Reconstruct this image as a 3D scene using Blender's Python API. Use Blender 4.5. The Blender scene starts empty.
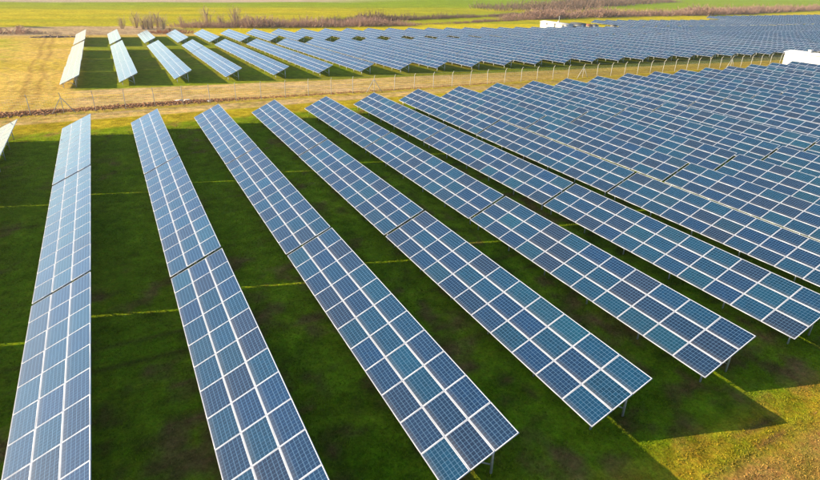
import bpy, math, random
import numpy as np

random.seed(4)
RNG = np.random.default_rng(7)
S = bpy.context.scene
COL = S.collection

# ------------------------------------------------------------------ camera
cam_d = bpy.data.cameras.new('camera'); cam = bpy.data.objects.new('camera', cam_d); COL.objects.link(cam)
from mathutils import Matrix, Vector
FW = Vector((0.41785984, 0.80200933, -0.42681869)); RT = Vector((0.89164581, -0.45213065, 0.02335881)); UP = Vector((0.17424382, 0.3903318, 0.90403549))
CAM = Vector((5.326, 0.0, 14.781))
FPX = 566.5
m = Matrix((RT, UP, -FW)).transposed().to_4x4(); m.translation = CAM
cam.matrix_world = m
cam_d.sensor_width = 36.0; cam_d.lens = 36.0 * FPX / 820.0
cam_d.clip_start = 0.1; cam_d.clip_end = 20000
S.camera = cam

# ------------------------------------------------------------------ sky and sun
SUN_DIR = Vector((-2.6, 1.41, 1.0)).normalized()
EL = math.asin(SUN_DIR.z); AZ = math.atan2(SUN_DIR.x, SUN_DIR.y)
W = bpy.data.worlds.new('World'); S.world = W; W.use_nodes = True
wn = W.node_tree; bg = wn.nodes['Background']
sky = wn.nodes.new('ShaderNodeTexSky'); sky.sky_type = 'NISHITA'; sky.sun_disc = False
sky.sun_elevation = EL; sky.sun_rotation = AZ; sky.altitude = 100
sky.air_density = 0.9; sky.dust_density = 0.6; sky.ozone_density = 1.5
wn.links.new(sky.outputs[0], bg.inputs[0]); bg.inputs[1].default_value = 0.115
sl = bpy.data.lights.new('sun', 'SUN'); sl.energy = 5.0; sl.angle = math.radians(0.3); sl.color = (1.0, 0.81, 0.54)
so = bpy.data.objects.new('sun', sl); COL.objects.link(so)
so.rotation_euler = SUN_DIR.to_track_quat('Z', 'Y').to_euler()
S.view_settings.view_transform = 'Standard'; S.view_settings.look = 'None'
S.view_settings.exposure = 1.17; S.view_settings.gamma = 1.0; S.view_settings.use_curve_mapping = False
S.render.engine = 'CYCLES'
S.cycles.max_bounces = 8; S.cycles.volume_bounces = 1; S.cycles.volume_max_steps = 64
S.cycles.transparent_max_bounces = 8

# ------------------------------------------------------------------ helpers
def mat(name, color=(0.5, 0.5, 0.5), rough=0.6, metal=0.0):
    M = bpy.data.materials.new(name); M.use_nodes = True
    b = M.node_tree.nodes['Principled BSDF']
    b.inputs['Base Color'].default_value = (*color, 1); b.inputs['Roughness'].default_value = rough
    b.inputs['Metallic'].default_value = metal
    return M, M.node_tree, b

def nd(nt, typ, **kw):
    n = nt.nodes.new(typ)
    for k, v in kw.items():
        setattr(n, k, v)
    return n

def math_(nt, op, a, b=None, c=None):
    n = nt.nodes.new('ShaderNodeMath'); n.operation = op
    for i, v in enumerate((a, b, c)):
        if v is None: continue
        if isinstance(v, (int, float)): n.inputs[i].default_value = v
        else: nt.links.new(v, n.inputs[i])
    return n.outputs[0]

def mixc(nt, fac, a, b, mode='MIX'):
    n = nt.nodes.new('ShaderNodeMix'); n.data_type = 'RGBA'; n.blend_type = mode
    if isinstance(fac, (int, float)): n.inputs[0].default_value = fac
    else: nt.links.new(fac, n.inputs[0])
    for sck, v in ((n.inputs[6], a), (n.inputs[7], b)):
        if isinstance(v, tuple): sck.default_value = (*v, 1)
        else: nt.links.new(v, sck)
    return n.outputs[2]

def noise(nt, scale, detail=4, rough=0.55, vec=None):
    n = nt.nodes.new('ShaderNodeTexNoise'); n.inputs['Scale'].default_value = scale
    n.inputs['Detail'].default_value = detail; n.inputs['Roughness'].default_value = rough
    if vec is not None: nt.links.new(vec, n.inputs['Vector'])
    return n.outputs[0]

def ramp(nt, fac, stops):
    n = nt.nodes.new('ShaderNodeValToRGB')
    el = n.color_ramp.elements
    while len(el) > 1: el.remove(el[-1])
    for i, (p, c) in enumerate(stops):
        e = el[0] if i == 0 else el.new(p)
        e.position = p; e.color = (*c, 1)
    nt.links.new(fac, n.inputs[0])
    return n.outputs[0]

def np_mesh(name, verts, faces, mats=(), fmat=None, smooth=False, uv=None, color=None):
    """verts (n,3), faces (m,k) all of the same k"""
    me = bpy.data.meshes.new(name)
    verts = np.asarray(verts, np.float32); faces = np.asarray(faces, np.int32)
    k = faces.shape[1]
    me.vertices.add(len(verts)); me.vertices.foreach_set('co', verts.ravel())
    me.loops.add(faces.size); me.loops.foreach_set('vertex_index', faces.ravel())
    me.polygons.add(len(faces))
    me.polygons.foreach_set('loop_start', np.arange(0, faces.size, k, dtype=np.int32))
    me.polygons.foreach_set('loop_total', np.full(len(faces), k, np.int32))
    for M in mats: me.materials.append(M)
    if fmat is not None: me.polygons.foreach_set('material_index', np.asarray(fmat, np.int32))
    if smooth: me.polygons.foreach_set('use_smooth', np.ones(len(faces), bool))
    if uv is not None:
        l = me.uv_layers.new(name='UVMap'); l.data.foreach_set('uv', np.asarray(uv, np.float32).ravel())
    if color is not None:
        a = me.color_attributes.new('Col', 'FLOAT_COLOR', 'POINT')
        cc = np.ones((len(verts), 4), np.float32); cc[:, :3] = color
        a.data.foreach_set('color', cc.ravel())
    me.update(calc_edges=True)
    return me

def link(name, me, parent=None, loc=None, rot=None):
    o = bpy.data.objects.new(name, me); COL.objects.link(o)
    if loc is not None: o.location = loc
    if rot is not None: o.rotation_euler = rot
    if parent is not None: o.parent = parent
    return o

def tag(o, label=None, cat=None, group=None, kind=None):
    if label: o['label'] = label
    if cat: o['category'] = cat
    if group: o['group'] = group
    if kind: o['kind'] = kind
    return o

BOXF = np.array([(0, 3, 2, 1), (4, 5, 6, 7), (0, 1, 5, 4), (1, 2, 6, 5), (2, 3, 7, 6), (3, 0, 4, 7)])
class MB:
    """collects quads"""
    def __init__(s): s.v = []; s.f = []; s.m = []; s.n = 0
    def add(s, v, f, mi=0):
        v = np.asarray(v, float); f = np.asarray(f)
        s.v.append(v); s.f.append(f + s.n); s.m += [mi] * len(f); s.n += len(v)
    def box(s, c, d, mi=0):
        x, y, z = c; a, b, h = d[0] / 2, d[1] / 2, d[2] / 2
        s.add([(x-a, y-b, z-h), (x+a, y-b, z-h), (x+a, y+b, z-h), (x-a, y+b, z-h),
               (x-a, y-b, z+h), (x+a, y-b, z+h), (x+a, y+b, z+h), (x-a, y+b, z+h)], BOXF, mi)
    def bar(s, p, q, w, h=None, mi=0, side=Vector((0, 1, 0))):
        p = Vector(p); q = Vector(q); h = h or w
        d = (q - p).normalized()
        if abs(d.dot(side)) > 0.9: side = Vector((1, 0, 0))
        a = d.cross(side).normalized(); b = d.cross(a).normalized()
        vs = []
        for e in (p, q):
            for i, j in ((-1, -1), (1, -1), (1, 1), (-1, 1)):
                vs.append(e + a * (i * w / 2) + b * (j * h / 2))
        s.add(np.array([tuple(v) for v in vs]), BOXF, mi)
    def mesh(s, name, mats, **kw):
        return np_mesh(name, np.vstack(s.v), np.vstack(s.f), mats, s.m, **kw)

def sstep(a, b, x):
    t = np.clip((x - a) / (b - a), 0, 1); return t * t * (3 - 2 * t)

_ph = RNG.uniform(0, 6.28, (24, 2)); _an = RNG.uniform(0, 6.28, 24)
def wob(x, y, scale, k=0):
    """cheap smooth noise, about -1..1"""
    r = 0
    for i in range(6):
        a = _an[(i + k * 3) % 24]; f = (1 + i * 0.61) / scale
        r = r + np.sin((x * np.cos(a) + y * np.sin(a)) * f + _ph[(i + k) % 24, 0] + 1.3 * np.sin((y * np.cos(a) - x * np.sin(a)) * f * 0.7 + _ph[(i + k) % 24, 1])) / (1 + i * 0.35)
    return r / 3.0

# ------------------------------------------------------------------ terrain
def gz(x, y):
    x = np.asarray(x, float); y = np.asarray(y, float)
    s = sstep(67, 95, y)
    far = -1.17 - .024 * (np.clip(y, 80, 205) - 80) - .01 * np.clip(x, -40, 300)
    z = -.62 * (1 - s) + far * s
    z = z + 0.012 * wob(x, y, 0.9, 1) * (1 - sstep(40, 70, y)) + 0.05 * wob(x, y, 6, 2) * sstep(60, 80, y)
    z = z + 0.9 * wob(x, y, 70, 3) * sstep(230, 330, y)
    # ruts of the tracks in the headlands
    for yc in (72.6, 74.0, 84.5, 86.2, 7.6, 8.6):
        z = z - 0.05 * np.exp(-((y - yc - 0.25 * wob(x, y * 0, 9, 4)) / 0.22) ** 2)
    return z

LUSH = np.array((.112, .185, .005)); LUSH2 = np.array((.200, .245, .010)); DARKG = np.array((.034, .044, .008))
DRY = np.array((.31, .225, .016)); STRAW = np.array((.64, .41, .125)); DIRT = np.array((.32, .17, .060)); PINK = np.array((.52, .35, .20))
FGREEN = np.array((.27, .30, .018)); FYEL = np.array((.56, .41, .020)); FBROWN = np.array((.26, .15, .08))

def gcol(x, y):
    x = np.asarray(x, float); y = np.asarray(y, float)
    def mx(a, b, t): return a * (1 - t)[..., None] + b * t[..., None]
    n1 = wob(x, y, 2.2, 5); n2 = wob(x, y, 0.6, 8); n3 = wob(x, y, 9, 10); n4 = wob(x, y * 3, 5, 12)
    c = np.zeros(x.shape + (3,)) + LUSH
    c = mx(c, LUSH2, np.clip(.5 + .5 * n1, 0, 1))
    c = mx(c, DARKG, np.clip(n2 * 1.1 + .05 + .4 * n3 + .3 * n1, 0, 1) * .8)
    c = mx(c, LUSH2 * 1.15, sstep(14, 40, y) * sstep(32, 4, x) * np.clip(.55 + .5 * n3 + .3 * n2, 0, 1) * .9)  # glare painted into the grass colour, brighter toward the far left
    c = mx(c, DIRT * .75, np.clip(n1 * .8 + n2 + .5 * n3 - .35 + .25 * sstep(22, 12, y), 0, 1) * .85)
    for yc in (24.6, 22.9, 41.0):
        c = mx(c, DIRT * .3, np.exp(-((y - yc - .35 * wob(x, y * 0, 5, 3)) / .12) ** 2) * .55)
    # near headland, tracks along it
    yy = y + .45 + .5 * n3 + .15 * n2
    c = mx(c, DRY, sstep(10.6, 9.2, yy) * np.clip(.8 + .35 * n2, 0, 1))
    c = mx(c, DIRT * 1.15, sstep(8.5, 7.5, yy) * np.clip(.75 + .4 * n1, 0, 1))
    for yc in (8.55, 7.9, 7.1):
        c = mx(c, DIRT * .55, np.exp(-((y - yc - .15 * n3 - .04 * (x - 24)) / .07) ** 2) * .95 * np.clip(.75 + n2, 0, 1))
    # middle headland
    t = sstep(65.5, 67.0, y + .25 * n2)
    c = mx(c, mx(np.zeros(c.shape) + DRY * 1.25, LUSH2 * 1.6, np.clip(n1 * .4 - .1, 0, 1)), t)
    right = sstep(25, 110, x)
    st = mx(np.zeros(c.shape) + STRAW, PINK, np.clip(.4 + .5 * n4, 0, 1))
    st = mx(st, np.array((.17, .125, .028)), right)
    st = mx(st, DRY, np.clip(n1 * .8 + .2, 0, 1) * .5)
    c = mx(c, st, sstep(70.6, 71.6, y + .5 * n3) * (1 - .35 * right))
    c = mx(c, DRY * 1.25, sstep(74.2, 74.9, y) * sstep(77.2, 76.4, y) * .7)
    c = mx(c, DIRT * .8, np.exp(-((y - 76.9 - .5 * n3) / .35) ** 2) * .7)
    for yc in (79.2, 81.3, 84.5, 86.2):
        c = mx(c, DIRT, np.exp(-((y - yc - .6 * wob(x, y * 0, 14, 4)) / .25) ** 2) * .45)
    # rear field grass
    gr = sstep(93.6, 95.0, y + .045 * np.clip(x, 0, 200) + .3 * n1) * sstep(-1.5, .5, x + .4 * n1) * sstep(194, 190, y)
    g2 = mx(np.zeros(c.shape) + LUSH * np.array((1.75, 1.35, 2)), np.array((.27, .23, .03)), np.clip(.48 + .5 * n3 + .3 * n1, 0, 1)) * (1 - .62 * sstep(12, 120, x))[..., None]  # rear grass lightened on the left: glare painted in, fading to the right
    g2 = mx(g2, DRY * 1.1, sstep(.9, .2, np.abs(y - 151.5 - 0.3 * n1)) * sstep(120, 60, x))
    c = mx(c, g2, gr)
    # left: straw with sweeping tracks
    lf = sstep(1.5, -1.5, x + .4 * n1) * sstep(78, 82, y)
    lc = mx(np.zeros(c.shape) + STRAW * np.array((1.0, 1.0, .8)), DRY * 1.5, np.clip(.1 + .6 * n3, 0, 1))
    rr = np.hypot(x + 30, (y - 90) * .45)
    lc = mx(lc, PINK * .75, np.clip(np.sin(rr * 2.6 + 1.6 * n3 + n2) - .45, 0, 1) * np.clip(.45 + .6 * n4, 0, 1))
    lc = mx(lc, DIRT * .9, np.exp(-((x + 4.6 + .03 * (y - 100) + .5 * n3) / .35) ** 2) * .5)
    lc = mx(lc, DIRT * .9, np.exp(-((x + 6.4 + .03 * (y - 100) + .5 * n3) / .35) ** 2) * .5)
    lc = mx(lc, LUSH2 * 1.5, sstep(-9, -15, x + (y - 120) * .02 + 1.5 * n3) * np.clip(.6 + n1, 0, 1) * .5)
    c = mx(c, lc, lf)
    # strip behind the rear field
    b = sstep(190.5, 193, y)
    c = mx(c, mx(np.zeros(c.shape) + STRAW * .8, FYEL, sstep(25, 45, x + 2 * n3) * .85 + .1), b)
    b = sstep(196, 202, y + n3 * 1.5)
    c = mx(c, mx(np.zeros(c.shape) + PINK * .95, FYEL * np.array((1, 1.05, 1)), sstep(24, 36, x + 3 * n3)), b)
    # the far fields
    b = sstep(228, 231, y + n3 * 1.5)
    fy = wob(x * .25, y, 16, 14); fz = wob(x * .3, y, 40, 17)
    ff = mx(np.zeros(c.shape) + FGREEN, FYEL, np.clip(.62 + .7 * fy + .4 * fz, 0, 1) * sstep(420, 250, y - .2 * x))
    ff = mx(ff, FGREEN * np.array((.85, 1.0, .8)), sstep(330, 420, y + .1 * x))
    ff = mx(ff, np.array((.50, .36, .27)), sstep(385, 400, y - .16 * x + 8 * fz) * sstep(260, 130, x))
    c = mx(c, ff, b)
    return np.clip(c, 0, 1)

def axis(parts):
    return np.unique(np.concatenate(parts))
gx = axis([-np.geomspace(45, 5200, 26), np.arange(-45, -14, 1.2), np.arange(-14, 46, .42), np.arange(46, 150, .9), np.arange(150, 430, 3.), np.geomspace(430, 6500, 30)])
gy = axis([-np.geomspace(12, 900, 10), np.arange(-12, 4, 1.), np.arange(4, 34, .33), np.arange(34, 94, .42), np.arange(94, 235, 1.), np.arange(235, 420, 2.5), np.geomspace(420, 7500, 34)])
X, Y = np.meshgrid(gx, gy); Z = gz(X, Y)
V = np.stack([X, Y, Z], -1).reshape(-1, 3)
ii = np.arange(len(gy) * len(gx)).reshape(len(gy), len(gx))
Fq = np.stack([ii[:-1, :-1], ii[:-1, 1:], ii[1:, 1:], ii[1:, :-1]], -1).reshape(-1, 4)
MG, nt, b = mat('ground_cover', rough=0.95)
b.inputs['Specular IOR Level'].default_value = 0.0
at = nd(nt, 'ShaderNodeAttribute', attribute_name='Col')
geo = nd(nt, 'ShaderNodeNewGeometry')
n_a = noise(nt, 9.0, 6, .7, geo.outputs['Position']); n_b = noise(nt, 1.1, 5, .65, geo.outputs['Position']); n_c = noise(nt, .12, 4, .6, geo.outputs['Position'])
v1 = math_(nt, 'MULTIPLY_ADD', n_a, 2.2, -.1); v2 = math_(nt, 'MULTIPLY_ADD', n_b, 2.0, 0.0); v3 = math_(nt, 'MULTIPLY_ADD', n_c, .8, .6)
vv = math_(nt, 'MULTIPLY', math_(nt, 'MULTIPLY', v1, v2), v3)
sc = nd(nt, 'ShaderNodeVectorMath', operation='SCALE'); nt.links.new(at.outputs['Color'], sc.inputs[0]); nt.links.new(vv, sc.inputs['Scale'])
hue = ramp(nt, noise(nt, 3.3, 4, .6, geo.outputs['Position']), [(.3, (.82, 1.06, .8)), (.55, (1, 1, 1)), (.75, (1.25, .98, 1.15))])
nt.links.new(mixc(nt, 1.0, sc.outputs[0], hue, 'MULTIPLY'), b.inputs['Base Color'])
bp = nd(nt, 'ShaderNodeBump'); bp.inputs['Strength'].default_value = .9; bp.inputs['Distance'].default_value = .09
nt.links.new(math_(nt, 'ADD', n_a, math_(nt, 'MULTIPLY', n_b, 2.0)), bp.inputs['Height']); nt.links.new(bp.outputs[0], b.inputs['Normal'])
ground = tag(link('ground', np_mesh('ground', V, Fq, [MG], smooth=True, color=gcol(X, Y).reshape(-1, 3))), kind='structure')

# ------------------------------------------------------------------ materials of the arrays
MF, nt, b = mat('anodised_aluminium', (.42, .45, .53), .42, .2)
MST, nt, b = mat('galvanised_steel', (.52, .53, .54), .45, .7)
tc = nd(nt, 'ShaderNodeTexCoord')
nt.links.new(ramp(nt, noise(nt, 14, 3, .6, tc.outputs['Object']), [(.3, (.42, .43, .44)), (.7, (.62, .63, .64))]), b.inputs['Base Color'])
MBK, nt, b = mat('white_backsheet', (.62, .62, .60), .6)

MP, nt, b = mat('polycrystalline_cells', rough=.16)
uv = nd(nt, 'ShaderNodeUVMap'); sep = nd(nt, 'ShaderNodeSeparateXYZ'); nt.links.new(uv.outputs[0], sep.inputs[0])
oi = nd(nt, 'ShaderNodeObjectInfo'); ge = nd(nt, 'ShaderNodeNewGeometry')
rnd = math_(nt, 'FRACT', math_(nt, 'ADD', oi.outputs['Random'], ge.outputs['Random Per Island']))
rnd2 = math_(nt, 'FRACT', math_(nt, 'MULTIPLY', rnd, 17.31))
rnd3 = math_(nt, 'FRACT', math_(nt, 'MULTIPLY', rnd, 71.77))
MGN = 0.010
u = math_(nt, 'MULTIPLY', math_(nt, 'SUBTRACT', sep.outputs[0], MGN), 6 / (1 - 2 * MGN))
v = math_(nt, 'MULTIPLY', math_(nt, 'SUBTRACT', sep.outputs[1], MGN * .62), 10 / (1 - 2 * MGN * .62))
fu = math_(nt, 'FRACT', u); fv = math_(nt, 'FRACT', v)
def edge(f, w):   # 1 near 0 or 1
    return math_(nt, 'GREATER_THAN', math_(nt, 'ABSOLUTE', math_(nt, 'SUBTRACT', f, .5)), .5 - w)
gap = math_(nt, 'MAXIMUM', edge(fu, .030), edge(fv, .024))
fb = math_(nt, 'FRACT', math_(nt, 'ADD', math_(nt, 'MULTIPLY', u, 3), .5))
bus = math_(nt, 'MULTIPLY', edge(math_(nt, 'ADD', fb, 0.0), .045), 0.40)
outside = math_(nt, 'MAXIMUM', math_(nt, 'GREATER_THAN', math_(nt, 'ABSOLUTE', math_(nt, 'SUBTRACT', u, 3)), 3.0),
                math_(nt, 'GREATER_THAN', math_(nt, 'ABSOLUTE', math_(nt, 'SUBTRACT', v, 5)), 5.0))
base = ramp(nt, rnd, [(0, (.001, .025, .062)), (.22, (.001, .031, .064)), (.42, (.002, .020, .066)), (.62, (.004, .019, .052)), (.82, (.009, .016, .038)), (.92, (.002, .038, .068)), (1, (.002, .034, .078))])
base.node.color_ramp.interpolation = 'LINEAR'
cell = nd(nt, 'ShaderNodeTexWhiteNoise', noise_dimensions='3D')
cb = nd(nt, 'ShaderNodeCombineXYZ'); nt.links.new(math_(nt, 'FLOOR', u), cb.inputs[0]); nt.links.new(math_(nt, 'FLOOR', v), cb.inputs[1]); nt.links.new(math_(nt, 'MULTIPLY', rnd, 100), cb.inputs[2])
nt.links.new(cb.outputs[0], cell.inputs['Vector'])
uvs = nd(nt, 'ShaderNodeVectorMath', operation='SCALE'); nt.links.new(uv.outputs[0], uvs.inputs[0]); uvs.inputs['Scale'].default_value = 1
cbt = nd(nt, 'ShaderNodeCombineXYZ'); nt.links.new(u, cbt.inputs[0]); nt.links.new(v, cbt.inputs[1]); nt.links.new(math_(nt, 'MULTIPLY', rnd, 57), cbt.inputs[2])
vor = nd(nt, 'ShaderNodeTexVoronoi'); vor.inputs['Scale'].default_value = 7; nt.links.new(cbt.outputs[0], vor.inputs['Vector'])
vsep = nd(nt, 'ShaderNodeSeparateColor'); nt.links.new(vor.outputs['Color'], vsep.inputs[0])
bright = math_(nt, 'ADD', math_(nt, 'MULTIPLY_ADD', cell.outputs[0], .28, .68), math_(nt, 'MULTIPLY_ADD', vsep.outputs[0], .20, math_(nt, 'MULTIPLY', rnd2, .28)))
sc = nd(nt, 'ShaderNodeVectorMath', operation='SCALE'); nt.links.new(base, sc.inputs[0]); nt.links.new(bright, sc.inputs['Scale'])
c1 = mixc(nt, bus, sc.outputs[0], (.10, .20, .34))
c1 = mixc(nt, math_(nt, 'MULTIPLY', gap, .9), c1, (.12, .23, .37))
dl = math_(nt, 'MULTIPLY', math_(nt, 'POWER', math_(nt, 'MAXIMUM', math_(nt, 'SUBTRACT', 1.0, math_(nt, 'MULTIPLY', sep.outputs[0], 3.2)), 0.0), 2.0), math_(nt, 'MULTIPLY_ADD', noise(nt, 1.4, 4, .6, cbt.outputs[0]), .5, .0))
c1 = mixc(nt, dl, c1, (.22, .20, .17))
c1 = mixc(nt, outside, c1, (.72, .73, .75))
nt.links.new(c1, b.inputs['Base Color'])
dust = noise(nt, 3.0, 4, .6, cbt.outputs[0])
nt.links.new(math_(nt, 'MULTIPLY_ADD', dust, .06, .03), b.inputs['Roughness'])
b.inputs['IOR'].default_value = 1.75; b.inputs['Specular IOR Level'].default_value = .5

# ------------------------------------------------------------------ array geometry
TILT = math.radians(24.69); CT, ST_ = math.cos(TILT), math.sin(TILT)
ML, MW, MT = 1.626, .998, .040      # module length along the row, width up the slope, thickness
PL, PW = 1.630, 1.004
FR = .023
def ring_quads(L, Wd, fr, top, t):
    """frame with a recessed glass sheet; local x up the slope, y along the row, z normal"""
    o = [(0, 0), (Wd, 0), (Wd, L), (0, L)]; i = [(fr, fr), (Wd - fr, fr), (Wd - fr, L - fr), (fr, L - fr)]
    v = [(x, y, top - t) for x, y in o] + [(x, y, top) for x, y in o] + [(x, y, top) for x, y in i] + [(x, y, top - .006) for x, y in i]
    f = []
    for k in range(4):
        n = (k + 1) % 4
        f += [(k, n, 4 + n, 4 + k), (4 + k, 4 + n, 8 + n, 8 + k), (8 + k, 8 + n, 12 + n, 12 + k)]
    return np.array(v, float), f
fv_, ff_ = ring_quads(ML, MW, FR, MT, MT)
frame_me = np_mesh('module_frame', fv_, np.array(ff_), [MF])
def glass_data(x0=0, y0=0):
    a, c, d, e = x0 + FR, y0 + FR, x0 + MW - FR, y0 + ML - FR
    z1, z0 = MT - .006, .004
    v = [(a, c, z0), (d, c, z0), (d, e, z0), (a, e, z0), (a, c, z1), (d, c, z1), (d, e, z1), (a, e, z1)]
    f = [(4, 5, 6, 7), (0, 3, 2, 1)]
    uv = [(0, 0), (1, 0), (1, 1), (0, 1), (0, 0), (0, 1), (1, 1), (1, 0)]
    return v, f, uv
gv, gf, gu = glass_data()
glass_me = np_mesh('solar_module', gv, np.array(gf), [MP, MBK], [0, 1], uv=gu)
# one-mesh module (frame and glass together) for the middle distance
def full_module(x0=0, y0=0):
    v, f, uvl = glass_data(x0, y0); n = len(v)
    fv, fq = ring_quads(ML, MW, FR, MT, MT)
    fv = fv + np.array((x0, y0, 0))
    return np.vstack([np.array(v), fv]), np.array(list(f) + [tuple(k + n for k in q) for q in fq]), [0, 1] + [2] * len(fq), list(uvl) + [(0, 0)] * (4 * len(fq))
mv, mf, mm, mu = full_module()
module_me = np_mesh('solar_module', mv, mf, [MP, MBK, MF], mm, uv=mu)
_blocks = {}
def block_mesh(n):
    if n in _blocks: return _blocks[n]
    vs, fs, ms, us, k = [], [], [], [], 0
    for a in range(3):
        for c in range(n):
            v, f, mi, uvl = full_module(a * PW, c * PL)
            vs.append(v); fs.append(f + k); ms += mi; us += uvl; k += len(v)
    _blocks[n] = np_mesh('module_block', np.vstack(vs), np.vstack(fs), [MP, MBK, MF], ms, uv=us)
    return _blocks[n]

GH = .62
XF, XR = .42, 2.06           # front and rear post, horizontal distance from the low edge
def rz(x): return x * ST_ / CT - .09
def mk(fn, name):
    q = MB(); fn(q); return q.mesh(name, [MST])
front_post = mk(lambda q: q.bar((XF, 0, -GH - .25), (XF, 0, rz(XF) - .03), .07, .05), 'leg')
rear_post = mk(lambda q: q.bar((XR, 0, -GH - .25), (XR, 0, rz(XR) - .03), .08, .06), 'leg')
rafter_me = mk(lambda q: q.bar((.12, 0, rz(.12) - .03), (2.62, 0, rz(2.62) - .03), .07, .05), 'rafter')
brace_me = mk(lambda q: q.bar((XR - .02, .045, -GH + .38), (1.15, .045, rz(1.15) - .05), .04, .04), 'brace')
_pur = {}
def purlin_me(n):
    if n not in _pur:
        _pur[n] = mk(lambda q: q.bar((0, .05, 0), (0, n * PL - .07, 0), .05, .045, side=Vector((1, 0, 0))), 'purlin')
    return _pur[n]
_sup = {}
def support_me(n):
    if n not in _sup:
        q = MB(); k = max(2, round(n * PL / 3.2)); sp = (n * PL - .8) / (k - 1)
        for i in range(k):
            y = .4 + i * sp
            q.bar((XF, y, -GH - .25), (XF, y, rz(XF)), .08); q.bar((XR, y, -GH - .25), (XR, y, rz(XR)), .09)
            q.bar((.12, y, rz(.12) - .03), (2.62, y, rz(2.62) - .03), .07)
            q.bar((XR, y, -GH + .38), (1.15, y, rz(1.15) - .05), .05)
        for x in (.35, 1.38, 2.4): q.bar((x, .05, rz(x) + .02), (x, n * PL - .07, rz(x) + .02), .05)
        _sup[n] = q.mesh('support_frame', [MST])
    return _sup[n]

def ordn(n):
    w = ['first', 'second', 'third', 'fourth', 'fifth', 'sixth', 'seventh', 'eighth', 'ninth', 'tenth', 'eleventh', 'twelfth', 'thirteenth', 'fourteenth', 'fifteenth', 'sixteenth', 'seventeenth', 'eighteenth', 'nineteenth', 'twentieth']
    if n <= 20: return w[n - 1]
    if n < 30: return 'twenty-' + w[n - 21]
    return 'thirtieth' if n == 30 else 'thirty-' + w[n - 31]

def px(P):
    d = Vector(P) - CAM; D = d.dot(FW)
    if D < 1: return None
    return 410 + FPX * d.dot(RT) / D, 240 - FPX * d.dot(UP) / D
def in_view(x, y, z, L, mg=60):
    us, vs_ = [], []
    for k in range(9):
        for a, h in ((0, 0), (2.73, 1.25)):
            p = px((x + a, y + L * k / 8, z + h))
            if p and -mg < p[0] < 820 + mg and -mg < p[1] < 480 + mg: return True
    return False

def table(x, y, z, slope, n, level, label, group):
    """level 2: modules with frames as sub-parts, every post; 1: single modules, joined support; 0: joined"""
    r = bpy.data.objects.new('solar_table', None); COL.objects.link(r)
    r.empty_display_size = .5
    r.location = (x + RNG.normal(0, .006), y, z + RNG.normal(0, .010))
    r.rotation_euler = (math.atan(slope) + RNG.normal(0, .0006), RNG.normal(0, .0035), RNG.normal(0, .0003))
    tag(r, label, 'solar table', group)
    rot = (0, -TILT, 0)
    if level >= 1:
        for a in range(3):
            for c in range(n):
                lx = a * PW; ly = c * PL
                loc = (lx * CT, ly, lx * ST_)
                rr = (RNG.normal(0, .0018), -TILT + RNG.normal(0, .0022), 0)
                if level == 2:
                    o = link('solar_module', glass_me, r, loc, rr)
                    link('frame', frame_me, o)
                else:
                    link('solar_module', module_me, r, loc, rr)
    else:
        o = link('module_block', block_mesh(n), r, (0, 0, 0), rot); o['kind'] = 'stuff'
    if level == 2:
        k = max(2, round(n * PL / 3.2)); sp = (n * PL - .8) / (k - 1)
        for i in range(k):
            yy = .4 + i * sp
            for nm, me in (('leg', front_post), ('leg', rear_post), ('rafter', rafter_me), ('brace', brace_me)):
                link(nm, me, r, (0, yy, 0))
        for xx in (.35, 1.38, 2.4): link('purlin', purlin_me(n), r, (xx, 0, rz(xx) + .02))
    else:
        link('support_frame', support_me(n), r)
    return r

# front field ---------------------------------------------------------
P1 = 6.213
PARTS = ['nearest', 'middle', 'far-end']
ROWDESC = {0: 'pale row that runs straight up the left side', 1: 'pale row whose near end is cut by the bottom edge', 2: 'row ending at the bottom centre with a leg showing',
           3: 'row whose near end points at the lit grass corner', 4: 'row ending beside the zigzag shadow', 5: 'row ending at the right edge above the lit grass'}
SIDE = {0: 'seen small', }
for i in range(-2, 27):
    for t in range(3):
        x = i * P1; y = 10.58 + .095 * i + 18.15 * t; n = 11
        if i >= 21 and t == 2: continue
        if i >= 20 and t == 2: n = 8
        if i == -2 and t < 2: continue
        if i > -1 and not in_view(x, y, 0, 18): continue
        D = math.hypot(x + 1.4 - CAM.x, y + 6)
        lv = 2 if D < 62 else 1
        if i < 0:
            lab = 'far-end table of the row cut off by the left edge, mostly outside' if i == -1 and t == 2 else 'solar table of the rows beyond the left edge of the picture'
        else:
            desc = ROWDESC.get(i)
            if desc: lab = f'{PARTS[t]} table of the {desc}'
            else: lab = f'{PARTS[t]} table of the {ordn(i + 1)} full row from the left, front field'
        table(x, y, 0, 0, n, lv, lab, 'blue solar tables of the front field')

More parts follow.
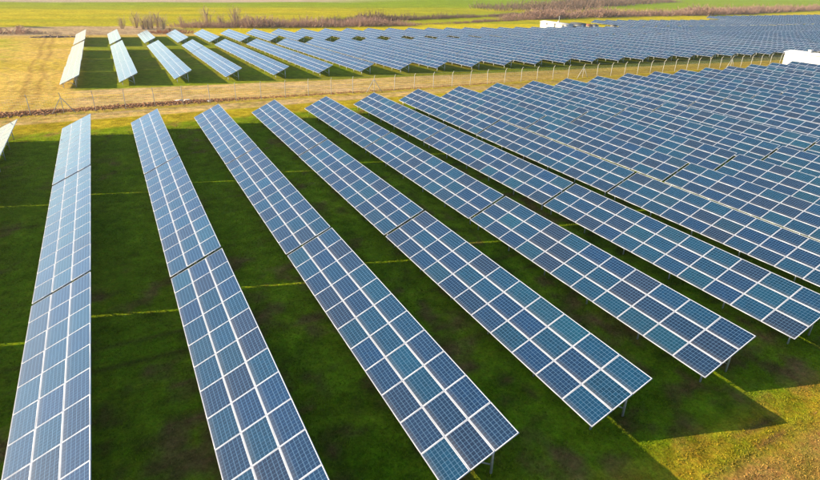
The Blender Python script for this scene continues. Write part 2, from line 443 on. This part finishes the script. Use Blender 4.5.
# rear field ----------------------------------------------------------
P2 = 7.783; X2 = -1.711
def zlow(x, y): return -.57 - .024 * (y - 80) - .01 * (x - X2)
SEG = [(97.32, 12, 'near'), (97.32 + 19.80, 12, 'middle'), (97.32 + 39.60, 11, 'far'), (162.3, 18, 'rearmost')]
for i in range(0, 62):
    segs = list(SEG)
    if i >= 29: segs.append((205.0, 16, 'outlying'))
    if i >= 44: segs.append((232.5, 14, 'farthest'))
    for (y0, n, nm) in segs:
        x = X2 + P2 * i; y = y0 - .046 * i
        if nm in ('outlying', 'farthest') : z = zlow(min(x, 300), 205)
        else: z = zlow(min(x, 300), y)
        L = n * PL
        if not in_view(x, y, z, L, 25): continue
        slope = -.024 if nm not in ('outlying', 'farthest') else 0
        if i < 2: slope = -.013; z += (-.024 + .013) * L / 2
        D = math.hypot(x - CAM.x, y)
        lv = 1 if D < 123 else 0
        if i < (38 if nm in ('near', 'middle', 'far') else 24 if nm == 'rearmost' else 0): lab = f'{nm} table of the {ordn(i + 1)} row from the left, rear field'
        else: lab = {'near': 'solar table along the near edge of the rear field, right half', 'middle': 'solar table in the second line of the rear field, right half',
                     'far': 'solar table in the third line of the rear field, right half', 'rearmost': 'solar table in the rearmost line of the rear field, right half',
                     'outlying': 'distant solar table beyond the service gap, upper right', 'farthest': 'distant solar table at the far upper right corner of the field'}[nm]
        table(x, y, z, slope, n, lv, lab, 'solar tables of the rear field')

# ------------------------------------------------------------------ fence
MPO, nt, b = mat('weathered_concrete_post', (.4, .4, .38), .8)
tc = nd(nt, 'ShaderNodeTexCoord')
nt.links.new(ramp(nt, noise(nt, 9, 4, .6, tc.outputs['Object']), [(.3, (.30, .29, .27)), (.7, (.50, .49, .46))]), b.inputs['Base Color'])
def post_mesh(lean):
    q = MB()
    q.bar((0, 0, -.3), (0, 0, 2.0), .065, .065); q.bar((0, 0, 1.99), (0, -.28, 2.38), .06, .06, side=Vector((1, 0, 0)))
    return q.mesh('post', [MPO])
post_me = post_mesh(0)
fence = tag(link('fence', None, loc=(0, 75.6, 0)), 'wire fence with pale posts along the straw track between the fields', 'fence')
fq = MB()
fx = np.arange(-26.2, 176, 3.23)
def fy_(x): return 75.6 - .0 * x + (0.25 * math.sin(x * .05))
for k, x in enumerate(fx):
    y = fy_(x); z = float(gz(x, y))
    o = link('post', post_me, fence, (x, y - 75.6, z), (random.gauss(0, .02), random.gauss(0, .02), random.gauss(0, .05)))
    if k % 12 == 8:
        q = MB(); q.bar((.05, 0, 1.75), (1.3, 0, -.2), .07, .07)
        link('brace', q.mesh('brace', [MPO]), fence, (x, y - 75.6, z)); q = MB(); q.bar((-.05, 0, 1.75), (-1.3, 0, -.2), .07, .07)
        link('brace', q.mesh('brace', [MPO]), fence, (x, y - 75.6, z))
for k in range(len(fx) - 1):
    xa, xb = fx[k], fx[k + 1]; ya, yb = fy_(xa) - 75.6, fy_(xb) - 75.6
    za, zb = float(gz(xa, ya + 75.6)), float(gz(xb, yb + 75.6))
    for h in (.1, .4, .7, 1.0, 1.3, 1.6, 1.9):
        fq.bar((xa, ya - .05, za + h), (xb, yb - .05, zb + h), .007)
    fq.bar((xa, ya - .2, za + 2.25), (xb, yb - .2, zb + 2.25), .008)
    for s_ in range(1, 14):
        t = s_ / 14; fq.bar((xa + (xb - xa) * t, ya + (yb - ya) * t - .05, za + (zb - za) * t + .05), (xa + (xb - xa) * t, ya + (yb - ya) * t - .05, za + (zb - za) * t + 1.9), .005)
wires = link('wire_mesh', fq.mesh('wire_mesh', [MST]), fence); wires['kind'] = 'stuff'

# ------------------------------------------------------------------ white buildings
MWH, nt, b = mat('white_plaster', (.80, .80, .79), .6)
tc = nd(nt, 'ShaderNodeTexCoord')
nt.links.new(ramp(nt, noise(nt, 1.6, 5, .65, tc.outputs['Object']), [(.25, (.40, .40, .41)), (.5, (.56, .56, .57)), (1, (.62, .62, .63))]), b.inputs['Base Color'])
MDK, nt, b = mat('dark_grey_metal', (.10, .11, .12), .5, .4)
MRD, nt, b = mat('brick_red_paint', (.30, .10, .07), .7)
def building(name, label, cat, x, y, z, dx, dy, h, roofed=True, vents=()):
    r = tag(link(name, None, loc=(x, y, z)), label, cat)
    q = MB(); q.box((dx / 2, dy / 2, h / 2 - .3), (dx, dy, h + .6)); link('wall', q.mesh('wall', [MWH]), r)
    # shallow pitched roof with an overhang
    q = MB(); o = .22; hp = .42
    q.add([(-o, -o, h), (dx + o, -o, h), (dx + o, dy + o, h), (-o, dy + o, h), (-o, -o, h + .12), (dx + o, -o, h + .12), (dx + o, dy + o, h + .12), (-o, dy + o, h + .12),
           (dx / 2, -o, h + hp), (dx / 2, dy + o, h + hp)],
          [(0, 3, 2, 1), (0, 1, 5, 4), (2, 3, 7, 6), (1, 2, 6, 5), (3, 0, 4, 7), (4, 8, 9, 7), (8, 5, 6, 9), (4, 5, 8, 8), (6, 7, 9, 9)])
    rf = link('roof', q.mesh('roof', [MWH]), r)
    for vy in vents:
        q = MB(); q.box((dx / 2 - .5, vy, h + hp + .1), (.55, .55, .5)); q.box((dx / 2 - .5, vy, h + hp + .39), (.75, .75, .08)); link('roof_vent', q.mesh('roof_vent', [MWH]), rf)
    k = 0
    for wy in (np.arange(1.2, dy - 1.6, 5.2) if dx < 4.1 else ()):
        q = MB(); q.box((-.015, wy + .5, 1.25 if k % 2 else 1.9), (.05, .95, 2.2 if k % 2 else .7)); link('door' if k % 2 else 'louvre', q.mesh('door', [MDK]), r); k += 1
    return r

building('transformer_house', 'long white flat-roofed building beside the fence at the right edge', 'building', 130.4, 60.6, float(gz(131, 66)), 4.2, 13.5, 2.3, vents=(2.5, 5.5, 9.5))
bz = float(gz(172, 196))
building('inverter_building', 'low white building at the far end of the rear field', 'building', 175.5, 192.6, bz, 4.0, 16.5, 2.5, vents=(6.5,))
r = tag(link('equipment_container', None, loc=(182.0, 191.0, float(gz(176, 196)))), 'dark grey container at the right end of the low white building', 'container')
q = MB(); q.box((1.5, 3.2, 1.5), (3.0, 6.4, 3.0)); link('body', q.mesh('body', [MDK]), r)
q = MB()
for s_ in range(8): q.box((-.03, .4 + s_ * .8, 1.5), (.07, .2, 2.7))
link('corrugation', q.mesh('corrugation', [MDK]), r)
q = MB(); q.box((.8, -.03, 1.4), (1.1, .06, 2.4)); link('door', q.mesh('door', [MST]), r)
MYL, nt, b = mat('tan_paint', (.42, .34, .24), .5)
for k, (x, y, s_) in enumerate(((192, 197, .8), (197.5, 199, .7), (206.5, 197, .7))):
    lab = ('tan utility shed right of the dark grey container', 'middle tan utility shed beyond the rear field', 'rightmost small tan shed beyond the rear field')[k]
    r = tag(link('utility_shed', None, loc=(x, y, float(gz(x, y)))), lab, 'shed', 'small sheds beyond the rear field')
    q = MB(); q.box((1.6 * s_, 1.2 * s_, 1.1 * s_), (3.2 * s_, 2.4 * s_, 2.2 * s_)); link('wall', q.mesh('wall', [MYL if k != 1 else MWH]), r)
    q = MB(); h = 2.2 * s_
    q.add([(-.2, -.2, h), (3.4 * s_, -.2, h), (3.4 * s_, 2.6 * s_, h), (-.2, 2.6 * s_, h), (-.2, -.2, h + .1), (3.4 * s_, -.2, h + .1), (3.4 * s_, 2.6 * s_, h + .55), (-.2, 2.6 * s_, h + .55)], BOXF)
    link('roof', q.mesh('roof', [MRD if k == 0 else MDK]), r)
    q = MB(); q.box((-.02, 1.1 * s_, .95 * s_), (.05, .9, 1.8 * s_)); link('door', q.mesh('door', [MDK]), r)

# ------------------------------------------------------------------ vegetation
def twigs(n, spread, height, w, seed, base=.25, levels=3, squat=1.0):
    """bare bush or crown made of thin ribbons; returns verts, quads"""
    g = np.random.default_rng(seed)
    V, Fs = [], []
    def ribbon(p, d, L, w0, w1):
        d = d / np.linalg.norm(d); s_ = np.cross(d, g.normal(size=3)); s_ /= np.linalg.norm(s_)
        e = p + d * L; k = len(V)
        V.extend([p - s_ * w0, p + s_ * w0, e + s_ * w1, e - s_ * w1]); Fs.append((k, k + 1, k + 2, k + 3))
        return e
    for _ in range(n):
        a = g.uniform(0, 6.28); rr = spread * math.sqrt(g.uniform(0, 1))
        p = np.array([rr * math.cos(a) * base, rr * math.sin(a) * base, 0.])
        lean = rr / spread
        d = np.array([math.cos(a) * lean * .55 * spread / height * 2, math.sin(a) * lean * .55 * spread / height * 2, 1.])
        L = height * (.45 + .25 * g.uniform()) * (1 - .35 * lean * squat)
        mid = ribbon(p, d, L * .55, w * 1.6, w)
        d2 = d / np.linalg.norm(d) + g.normal(0, .18, 3)
        e = ribbon(mid, d2, L * .55, w, w * .7)
        for q0, q1, dd in ((p, mid, d), (mid, e, d2)):
            for _k in range(levels):
                t = g.uniform(.3, 1.0); st = q0 + (q1 - q0) * t
                d3 = dd / np.linalg.norm(dd) + g.normal(0, .55, 3); d3[2] = abs(d3[2]) * .9 + .15
                x = ribbon(st, d3, L * g.uniform(.2, .42), w * .6, w * .35)
                for _m in range(2):
                    ribbon(x, d3 + g.normal(0, .5, 3), L * g.uniform(.1, .22), w * .4, w * .2)
    return np.array(V), np.array(Fs)

def twig_mat(name, c0, c1):
    M, nt, b = mat(name, c0, .85)
    ge = nd(nt, 'ShaderNodeNewGeometry'); oi = nd(nt, 'ShaderNodeObjectInfo')
    f = math_(nt, 'ADD', math_(nt, 'MULTIPLY', ge.outputs['Random Per Island'], .6), math_(nt, 'MULTIPLY', oi.outputs['Random'], .4))
    nt.links.new(ramp(nt, f, [(.1, c0), (.9, c1)]), b.inputs['Base Color'])
    return M
MTW = twig_mat('bare_twigs', (.17, .095, .075), (.42, .26, .19))
MTL = twig_mat('sunlit_pinkish_twigs', (.28, .16, .12), (.66, .42, .30))  # lighter copy of the bare twigs, sunlight painted into the colour
MTP = twig_mat('pale_bare_twigs', (.34, .24, .17), (.58, .42, .28))
MTD = twig_mat('dark_twigs', (.10, .065, .05), (.24, .15, .11))
MTR = twig_mat('rust_dry_stalks', (.30, .11, .05), (.50, .24, .10))
MLF = twig_mat('pale_yellow_leaves', (.30, .27, .06), (.50, .42, .12))

def belt(name, label, pts, width, hgt, dens, M, w=.05, seed=1, hv=.35):
    """a continuous hedge along a polyline: many bushes stamped into one object"""
    g = np.random.default_rng(seed)
    protos = [twigs(9, 1.5, 1.0, w / max(hgt, 1), seed * 10 + k, base=.8, levels=3) for k in range(5)]
    Vs, Fs, n = [], [], 0
    for (x0, y0, h0), (x1, y1, h1) in zip(pts[:-1], pts[1:]):
        L = math.hypot(x1 - x0, y1 - y0)
        for _ in range(int(L * width * dens)):
            t = g.uniform(); x = x0 + (x1 - x0) * t; y = y0 + (y1 - y0) * t + g.uniform(-.5, .5) * width
            clump = .5 + .5 * math.sin(x * .21 + seed) * math.sin(x * .083 + 1.7 * seed) + .2 * g.normal()
            hh = (h0 + (h1 - h0) * t) * (1 - hv + hv * 1.6 * max(0, min(1, clump)))
            v, f = protos[g.integers(5)]
            a = g.uniform(0, 6.28); c, s_ = math.cos(a), math.sin(a)
            sx = hh * .75
            vv = np.stack([(v[:, 0] * c - v[:, 1] * s_) * sx * .8 + x, (v[:, 0] * s_ + v[:, 1] * c) * sx * .8 + y, v[:, 2] * hh + float(gz(x, y)) - .1], 1)
            Vs.append(vv); Fs.append(f + n); n += len(v)
    o = link(name, np_mesh(name, np.vstack(Vs), np.vstack(Fs), [M]))
    return tag(o, label, 'hedge', None, 'stuff')

belt('hedgerow', 'continuous pinkish bare hedge behind the rear field', [(27, 225, 3.4), (50, 224.5, 5.0), (84, 224.5, 5.6), (104, 228, 5.0), (122, 226, 2.6)], 7, 5, .8, MTL, .07, 2)
belt('hedgerow', 'dark strip of bushes branching off behind the pinkish hedge', [(84, 234, 4.5), (110, 246, 6.0), (140, 258, 4.5), (194, 276, 2.4), (274, 312, 4.0)], 6, 4.0, .5, MTD, .07, 3)
belt('hedgerow', 'thin brown verge of dead weeds beyond the rear field', [(120, 227, 1.1), (157, 238, 1.8), (199, 254, 2.4), (232, 262, 3)], 4, 2, .7, MTW, .05, 4)
belt('hedgerow', 'thick brown hedge crossing the upper right fields', [(188, 260, 2.5), (215, 265, 7.0), (240, 270, 8.5), (292, 281, 7.5), (330, 282, 6), (366, 282, 8.5), (460, 303, 8.0), (565, 318, 7.0), (640, 328, 7)], 9, 7, .32, MTW, .12, 5, .5)
belt('woodland', 'purple brown leafless wood at the top edge right of centre', [(230, 338, 6), (300, 352, 10), (400, 408, 12), (480, 440, 9), (560, 470, 6)], 34, 9, .05, MTD, .14, 6)
belt('shrub_patch', 'low straw coloured brush left of the rear field', [(-30, 206, 2.0), (-14, 210, 1.6), (-6, 204, 1.0)], 9, 2.0, .30, MTP, .05, 7)
belt('shrub_patch', 'dry pinkish weeds behind the leftmost rear tables', [(-4, 204, .8), (14, 206, 1.1), (30, 208, .9)], 12, 1.2, .30, MTP, .04, 8)

# single bare trees one can tell apart
def tree_proto(seed, hgt, spread, n, M, leaf=None):
    g = np.random.default_rng(seed)
    q = MB(); q.bar((0, 0, -.3), (g.normal(0, .1), g.normal(0, .1), hgt * .42), .22, .22); q.bar((0, 0, hgt * .3), (spread * .3, .1, hgt * .62), .1); q.bar((0, 0, hgt * .25), (-spread * .28, -.1, hgt * .6), .1)
    trunk = q.mesh('trunk', [MTD])
    v, f = twigs(n, spread, hgt, .035, seed, base=.25, levels=5)
    crown = np_mesh('crown', v, f, [M])
    return trunk, crown
protos = [tree_proto(31 + k, 6.0 + .8 * k, 2.0 + .3 * k, 22, MTP) for k in range(3)]
spots = [(148, 'leftmost'), (122, 'lone'), (136, ''), (143, ''), (152, ''), (158, ''), (163, ''), (182, ''), (208, ''), (221, ''), (236, ''), (246, '')]
TL = {122: 'thin lone bare tree left of the cluster behind the rear field', 136: 'pale bare tree opening the cluster behind the third rear row', 143: 'second bare tree of the cluster above the reddish bushes',
      148: 'tallest bare tree in the middle of the cluster above reddish bushes', 152: 'bare tree just right of the middle of the left cluster', 158: 'bare tree near the right end of the left cluster', 163: 'rightmost bare tree of the left cluster behind the rear field',
      182: 'small pinkish bare tree at the start of the hedge', 208: 'tall pale bare tree rising above the left part of the hedge', 221: 'bare tree between the two tallest above the hedge', 236: 'slender tallest bare tree standing out of the hedge', 246: 'low bare tree just right of the slender one in the hedge'}
for k, (u0, _) in enumerate(spots):
    yy = 226 + (k % 3) * 2.5 - (8 if u0 < 170 else 0)
    t = (u0 - 410) / FPX
    # ground x for that column at distance yy
    d = FW + RT * t - UP * ((26 - 240) / FPX); x = CAM.x + d.x / d.y * yy
    tr, cr = protos[k % 3]
    s_ = {122: .8, 208: 1.25, 236: 1.45, 182: .75, 246: .8, 221: 1.0}.get(u0, 1.0)
    r = tag(link('bare_tree', None, loc=(x, yy, float(gz(x, yy)))), TL[u0], 'tree', 'bare trees behind the rear field')
    r.scale = (s_, s_, s_); r.rotation_euler = (0, 0, random.uniform(0, 6.28))
    link('trunk', tr, r); link('crown', cr, r)
# reddish bushes and the far-left leafy tree
v, f = twigs(60, 2.4, 1.6, .05, 77, base=.9, levels=3); bush_me = np_mesh('bush', v, f, [MTR])
for k, (x, y, s_) in enumerate(((20.5, 203, 1.1), (24.3, 204.5, 1.35), (28.2, 203.2, 1.0))):
    o = link('bush', bush_me, None, (x, y, float(gz(x, y))), (0, 0, k * 2.1)); o.scale = (s_ * 1.2, s_ * 1.2, s_)
    tag(o, ('left one of the rusty bushes behind the third rear row', 'middle and largest rusty bush behind the third rear row', 'right one of the rusty bushes behind the rear rows')[k], 'bush', 'rusty bushes behind the rear field')
v, f = twigs(30, 2.6, 1.9, .05, 79, base=.9, levels=4); db = np_mesh('bush', v, f, [MTL])  # far-left bushes take the lightened twigs, glare painted into their colour
for k, (x, y, s_) in enumerate(((-22.5, 207, 1.3), (-18.2, 209, 1.5), (-14.6, 206, 1.0))):
    o = link('bush', db, None, (x, y, float(gz(x, y))), (0, 0, k * 1.3)); o.scale = (s_ * 1.25, s_ * 1.25, s_)
    tag(o, ('dark bush at the left edge of the picture', 'largest dark bush near the left edge', 'small dark bush closing the group near the left edge')[k], 'bush', 'dark bushes at the far left')
g = np.random.default_rng(5)
def leaf_crown(n, r, h, zc, size, seed):
    g = np.random.default_rng(seed); V, Fs = [], []
    cl = [(g.normal(0, .42, 3) * np.array([r, r, h * .5])) for _ in range(16)]
    for i in range(n):
        c = cl[g.integers(16)] + g.normal(0, .17, 3) * r; c[2] += zc
        a = g.normal(size=3); a /= np.linalg.norm(a); b_ = np.cross(a, g.normal(size=3)); b_ /= np.linalg.norm(b_)
        k = len(V); V += [c - a * size, c + b_ * size * .6, c + a * size, c - b_ * size * .6]; Fs.append((k, k + 1, k + 2, k + 3))
    return np.array(V), np.array(Fs)
for k, (x, y, s_, lab) in enumerate(((-27.5, 236, 1.0, 'pale yellow leafy tree near the upper left corner'), (-35, 232, .8, 'smaller pale tree cut by the left edge'))):
    r = tag(link('leafy_tree', None, loc=(x, y, float(gz(x, y)))), lab, 'tree', 'pale leafy trees at the far left'); r.scale = (s_,) * 3
    q = MB(); q.bar((0, 0, -.3), (0, 0, 3), .3, .3); q.bar((0, 0, 2), (.8, .2, 4.2), .14); q.bar((0, 0, 2), (-.9, 0, 4.4), .14); link('trunk', q.mesh('trunk', [MTD]), r)
    v, f = leaf_crown(2600, 2.6, 4.2, 4.4, .17, 9 + k); link('crown', np_mesh('crown', v, f, [MLF]), r)
# poles far away
for k, (x, y, h, lab) in enumerate(((203, 229, 3.6, 'thin white pole standing behind the low white building'),)):
    r = tag(link('utility_pole', None, loc=(x, y, float(gz(x, y)))), lab, 'pole')
    q = MB(); q.bar((0, 0, -.4), (0, 0, h), .22, .22); link('shaft', q.mesh('shaft', [MPO]), r)
    q = MB(); q.bar((-.7, 0, h - .5), (.7, 0, h - .5), .12); link('crossarm', q.mesh('crossarm', [MPO]), r)

# ------------------------------------------------------------------ bank of clods and dry weeds along the fence
def clods(n, pts, seed, size, hw, M, name, label):
    g = np.random.default_rng(seed); V, Fs, k = [], [], 0
    base = np.array([(1, 0, 0), (-.5, .87, 0), (-.5, -.87, 0), (0, 0, 1), (0, 0, -1)], float)
    octv = np.array([(1, 0, 0), (0, 1, 0), (-1, 0, 0), (0, -1, 0), (0, 0, 1), (0, 0, -1)], float)
    octf = np.array([(0, 1, 4), (1, 2, 4), (2, 3, 4), (3, 0, 4), (1, 0, 5), (2, 1, 5), (3, 2, 5), (0, 3, 5)])
    xs = np.array([p[0] for p in pts]); ys = np.array([p[1] for p in pts]); ws = np.array([p[2] for p in pts])
    for _ in range(n):
        x = g.uniform(xs[0], xs[-1]); wd = np.interp(x, xs, ws)
        if g.uniform() > wd: continue
        off = g.normal(0, .42) * hw * (.5 + .5 * wd); y = np.interp(x, xs, ys) + off
        z = float(gz(x, y)) + .30 * wd * math.exp(-(off / (hw * .5)) ** 2) * g.uniform(.2, 1)
        s_ = size * g.uniform(.4, 1.3) * (.6 + .4 * wd)
        v = octv * (1 + g.normal(0, .25, (6, 1))) * s_ * np.array([1.3, 1, .75]) + np.array([x, y, z])
        V.append(v); Fs.append(octf + k); k += 6
    o = link(name, np_mesh(name, np.vstack(V), np.vstack(Fs), [M]))
    return tag(o, label, 'bank', None, 'stuff')
MCL = twig_mat('turned_clods', (.20, .080, .030), (.50, .25, .10))
clods(7500, [(-14, 76.9, 1), (-2, 76.9, 1), (0.2, 77.2, .45), (6, 77.4, .8), (14, 77.6, .8), (22, 77.2, .3), (34, 76.8, .25), (60, 76.5, .12)], 3, .11, 2.0, MCL, 'clod_bank', 'rust brown bank of clods and dead weeds at the fence, left')
clods(500, [(1.0, 192.2, .2), (-8, 192.2, 1), (-13, 192, .3)][::-1], 5, .35, .9, MTD, 'dark_bank', 'thin dark bank left of the rear tables, far end')
belt('weed_strip', 'rusty dead weeds on the bank by the left fence', [(-14, 76.8, .85), (-1.2, 76.9, .7), (6, 77.3, .45), (16, 77.6, .4), (34, 76.9, .3)], 2.0, .5, 3.2, MTR, .018, 9)
# white stones / debris on the bank
MSN, nt, b = mat('pale_stone', (.72, .68, .62), .8)
for k, (x, y, s_) in enumerate(((12.2, 78.4, .5), (13.4, 78.5, .42), (15.9, 77.3, .3))):
    g = np.random.default_rng(k); octv = np.array([(1, 0, 0), (.6, .7, 0), (-.2, 1, 0), (-1, .3, 0), (-.7, -.7, 0), (.4, -.9, 0)])
    top = octv * .6 + np.array([0, 0, .55]); v = np.vstack([octv, top, [(0, 0, .7)]]) * (1 + g.normal(0, .12, (13, 1))) * s_ * np.array([1.5, 1, .8])
    f = [(i, (i + 1) % 6, 6 + (i + 1) % 6, 6 + i) for i in range(6)] + [(6 + i, 6 + (i + 1) % 6, 12, 12) for i in range(6)]
    o = link('boulder', np_mesh('boulder', v, np.array(f), [MSN]), None, (x, y, float(gz(x, y))))
    tag(o, ('largest pale stone on the clod bank behind the second front row', 'pale stone touching the largest stone on the clod bank', 'small pale stone right of the other two on the bank')[k], 'stone', 'pale stones on the bank')

# ------------------------------------------------------------------ grass tufts on the near ground
MGR, nt, b = mat('grass_blades', rough=.8)
at = nd(nt, 'ShaderNodeAttribute', attribute_name='Col'); nt.links.new(at.outputs['Color'], b.inputs['Base Color'])
b.inputs['Specular IOR Level'].default_value = .05
N = 330000
d_ = RNG.uniform(0, 1, N) ** 1.0
tx = RNG.uniform(-8, 58, N); ty = 6 + 58 * RNG.uniform(0, 1, N) ** 1.6
cl = wob(tx, ty, .5, 2) + wob(tx, ty, 1.7, 6)
keep = RNG.uniform(-1.2, 1.2, N) < cl + .45
# only what the camera could plausibly see
dv = np.stack([tx - CAM.x, ty - CAM.y, np.full(N, -.6) - CAM.z], 1); DD = dv @ np.array(FW); uu = 410 + FPX * (dv @ np.array(RT)) / DD; vv = 240 - FPX * (dv @ np.array(UP)) / DD
keep &= (uu > -80) & (uu < 900) & (vv < 540)
tx, ty = tx[keep], ty[keep]; N = len(tx)
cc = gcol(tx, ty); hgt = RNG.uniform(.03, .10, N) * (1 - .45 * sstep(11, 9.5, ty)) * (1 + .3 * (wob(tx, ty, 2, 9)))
Vb, Cb = [], []
for k in range(3):
    a = RNG.uniform(0, 6.28, N); w_ = RNG.uniform(.010, .022, N) * 1.2; ln = RNG.normal(0, .035, (N, 2)); ox = RNG.normal(0, .03, (N, 2))
    bx, by = tx + ox[:, 0], ty + ox[:, 1]; bz_ = gz(bx, by) - .01
    p0 = np.stack([bx - np.cos(a) * w_, by - np.sin(a) * w_, bz_], 1); p1 = np.stack([bx + np.cos(a) * w_, by + np.sin(a) * w_, bz_], 1)
    p2 = np.stack([bx + ln[:, 0], by + ln[:, 1], bz_ + hgt * RNG.uniform(.6, 1.2, N)], 1)
    Vb.append(np.stack([p0, p1, p2], 1)); j = RNG.uniform(.6, 1.6, (N, 1))
    Cb.append(np.repeat((cc * j)[:, None, :], 3, 1))
Vb = np.concatenate(Vb).reshape(-1, 3); Cb = np.concatenate(Cb).reshape(-1, 3)
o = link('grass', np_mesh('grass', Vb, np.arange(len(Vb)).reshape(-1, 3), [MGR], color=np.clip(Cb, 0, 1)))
tag(o, 'short mottled grass between the front rows', 'grass', None, 'stuff')

# ------------------------------------------------------------------ haze
hz = MB(); hz.box((650, 3300, 2.), (11960, 8560, 36.))
MH = bpy.data.materials.new('haze'); MH.use_nodes = True; nt = MH.node_tree
for n in list(nt.nodes):
    if n.type == 'BSDF_PRINCIPLED': nt.nodes.remove(n)
pv = nd(nt, 'ShaderNodeVolumePrincipled'); pv.inputs['Color'].default_value = (1, .98, .93, 1); pv.inputs['Density'].default_value = .0002; pv.inputs['Anisotropy'].default_value = .62
nt.links.new(pv.outputs[0], [n for n in nt.nodes if n.type == 'OUTPUT_MATERIAL'][0].inputs['Volume'])
tag(link('haze', hz.mesh('haze', [MH])), kind='stuff')
print('objects', len(bpy.data.objects))
